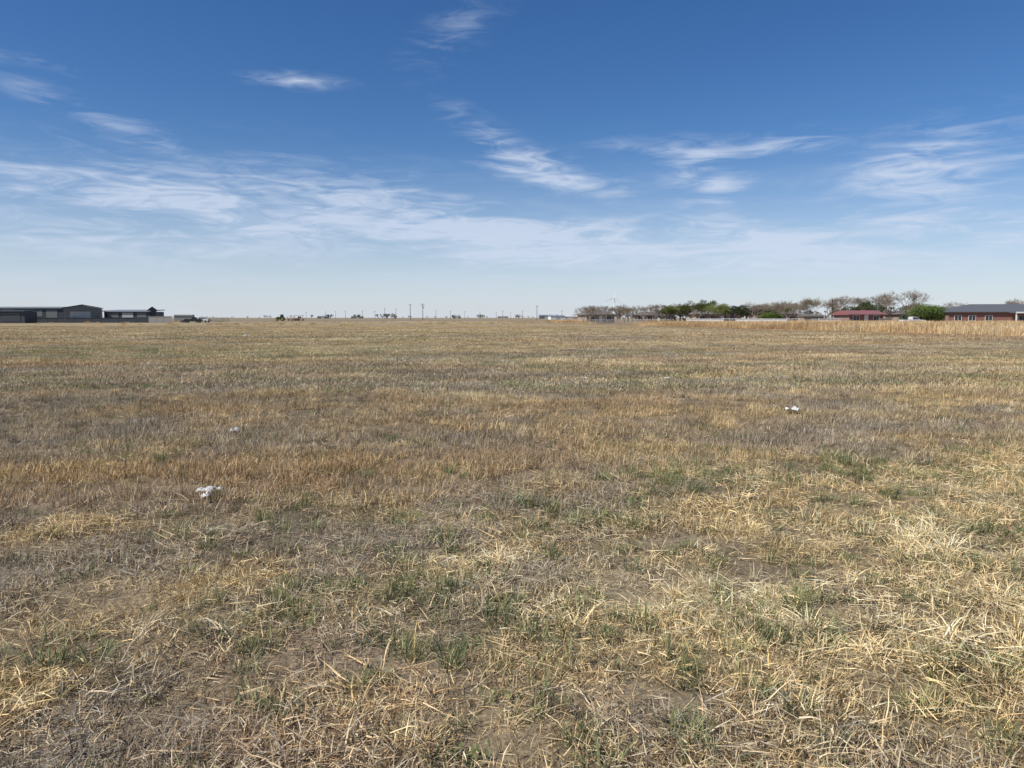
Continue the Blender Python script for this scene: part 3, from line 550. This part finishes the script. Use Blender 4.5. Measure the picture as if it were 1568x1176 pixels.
# ------------------------------------------------------------ light & sky
AZ,EL=math.radians(-118),math.radians(47)
s=Vector((math.sin(AZ)*math.cos(EL),math.cos(AZ)*math.cos(EL),math.sin(EL)))
ld=bpy.data.lights.new('sun','SUN'); ld.energy=5.0; ld.angle=math.radians(.53); ld.color=(1,.95,.86); lo=link(bpy.data.objects.new('sun',ld)); lo.rotation_euler=s.to_track_quat('Z','Y').to_euler(); lo.location=(-20,-20,30)
w=bpy.data.worlds.new('World'); scene.world=w; w.use_nodes=True; nt=w.node_tree; nt.nodes.clear(); Nn=nt.nodes.new; L=nt.links.new
out=Nn('ShaderNodeOutputWorld'); bg=Nn('ShaderNodeBackground'); bg.inputs['Strength'].default_value=.10; L(bg.outputs[0],out.inputs[0])
sky=Nn('ShaderNodeTexSky'); sky.sky_type='NISHITA'; sky.sun_disc=False; sky.sun_elevation=EL; sky.sun_rotation=AZ%(2*math.pi); sky.air_density=1.0; sky.dust_density=.3; sky.ozone_density=3.2; sky.altitude=900
tc=Nn('ShaderNodeTexCoord'); sx=Nn('ShaderNodeSeparateXYZ'); L(tc.outputs['Generated'],sx.inputs[0])
def mt(op,a,b_=None,c=None,clamp=False):
    m=Nn('ShaderNodeMath'); m.operation=op; m.use_clamp=clamp
    for i_,v in enumerate((a,b_,c)):
        if v is None: continue
        if isinstance(v,(int,float)): m.inputs[i_].default_value=v
        else: L(v,m.inputs[i_])
    return m.outputs[0]
az=mt('MULTIPLY',mt('ARCTAN2',sx.outputs[0],sx.outputs[1]),180/math.pi); el=mt('MULTIPLY',mt('ARCSINE',sx.outputs[2]),180/math.pi)
cv=Nn('ShaderNodeCombineXYZ'); L(az,cv.inputs[0]); L(el,cv.inputs[1])
blobs=[(-15.3,16.2,5,.8,0,.65),(-4,20,6.5,2.4,35,.32),(-28,12.8,9,1.2,-17,.45),(-32,15.6,7,.8,-5,.28),(-25,8.0,20,3.6,-5,.8),(-7,7.6,15,3.0,-13,.95),(2.8,10.5,8,1.9,-14,.8),(14.2,9.6,5,3.0,-35,.75),(18.6,11.8,6,1.4,3,.6),(28,9.4,8,4.0,15,.75),(6,4.9,30,2.2,-4,1.0),(5,6.6,7,1.2,-3,.7),(-1,12.6,6.5,1.8,-30,.42),(17,5.8,11,1.5,-8,.7),(32,6,12,2,0,.5),(-30,5.0,18,1.5,-3,.5),(10,12,6,1.1,-10,.3),(26,4.2,22,1.8,0,.6)]
acc=None
for (a,e_,ra,re,an,am) in blobs:
    mp=Nn('ShaderNodeMapping'); mp.vector_type='TEXTURE'; mp.inputs['Location'].default_value=(a,e_,0); mp.inputs['Rotation'].default_value=(0,0,math.radians(an)); mp.inputs['Scale'].default_value=(ra,re,1); L(cv.outputs[0],mp.inputs[0])
    g=Nn('ShaderNodeTexGradient'); g.gradient_type='SPHERICAL'; L(mp.outputs[0],g.inputs[0])
    acc=mt('MULTIPLY',g.outputs['Fac'],am) if acc is None else mt('MULTIPLY_ADD',g.outputs['Fac'],am,acc)
def wn(scx,scy,rot,dist,off,det=5,rough=.55):
    mp=Nn('ShaderNodeMapping'); mp.inputs['Scale'].default_value=(scx,scy,1); mp.inputs['Rotation'].default_value=(0,0,math.radians(rot)); mp.inputs['Location'].default_value=(off,off*.7,0); L(cv.outputs[0],mp.inputs[0])
    n=Nn('ShaderNodeTexNoise'); n.inputs['Scale'].default_value=1; n.inputs['Detail'].default_value=det; n.inputs['Roughness'].default_value=rough; n.inputs['Distortion'].default_value=dist; n.noise_dimensions='2D'; L(mp.outputs[0],n.inputs['Vector']); return n.outputs['Fac']
def rng(v,a,b_,c=0.,d=1.):
    m=Nn('ShaderNodeMapRange'); m.interpolation_type='SMOOTHSTEP'; L(v,m.inputs['Value']); m.inputs['From Min'].default_value=a; m.inputs['From Max'].default_value=b_; m.inputs['To Min'].default_value=c; m.inputs['To Max'].default_value=d; return m.outputs[0]
nA=wn(.11,.85,8,.6,3,6,.54); nB=wn(.26,1.2,-14,1.0,9,6,.58)
mixn=mt('ADD',mt('MULTIPLY',nA,.55),mt('MULTIPLY',nB,.45))
wis=rng(mt('ADD',mixn,mt('MULTIPLY',acc,.22)),.46,.84)
cl=mt('MULTIPLY',wis,mt('MINIMUM',mt('MULTIPLY',acc,1.7),1.0))
veil=mt('MULTIPLY',rng(mixn,.42,.72),mt('MULTIPLY',rng(el,16,4),.13))
haze=rng(el,-4,13,.92,0.0); hz2=mt('MULTIPLY',haze,mt('MULTIPLY_ADD',nA,.35,.76))
tot=mt('MINIMUM',mt('ADD',mt('MULTIPLY',cl,.80),veil),.72)
hs=Nn('ShaderNodeHueSaturation'); hs.inputs['Saturation'].default_value=1.27; hs.inputs['Hue'].default_value=.508; hs.inputs['Value'].default_value=1.0; L(sky.outputs[0],hs.inputs['Color'])
m0=Nn('ShaderNodeMix'); m0.data_type='RGBA'; L(hz2,m0.inputs[0]); L(hs.outputs[0],m0.inputs[6]); m0.inputs[7].default_value=(6.3,6.9,8.3,1)
mx=Nn('ShaderNodeMix'); mx.data_type='RGBA'; L(tot,mx.inputs[0]); L(m0.outputs[2],mx.inputs[6]); mx.inputs[7].default_value=(6.4,7.2,8.7,1); L(mx.outputs[2],bg.inputs[0])

# ------------------------------------------------------------ camera
cd=bpy.data.cameras.new('camera'); cd.sensor_width=36; cd.lens=36*1162/1568; cd.clip_end=30000; cd.clip_start=.05
co=link(bpy.data.objects.new('camera',cd)); co.location=(0,0,1.65); co.rotation_euler=(math.radians(85),0,0); scene.camera=co
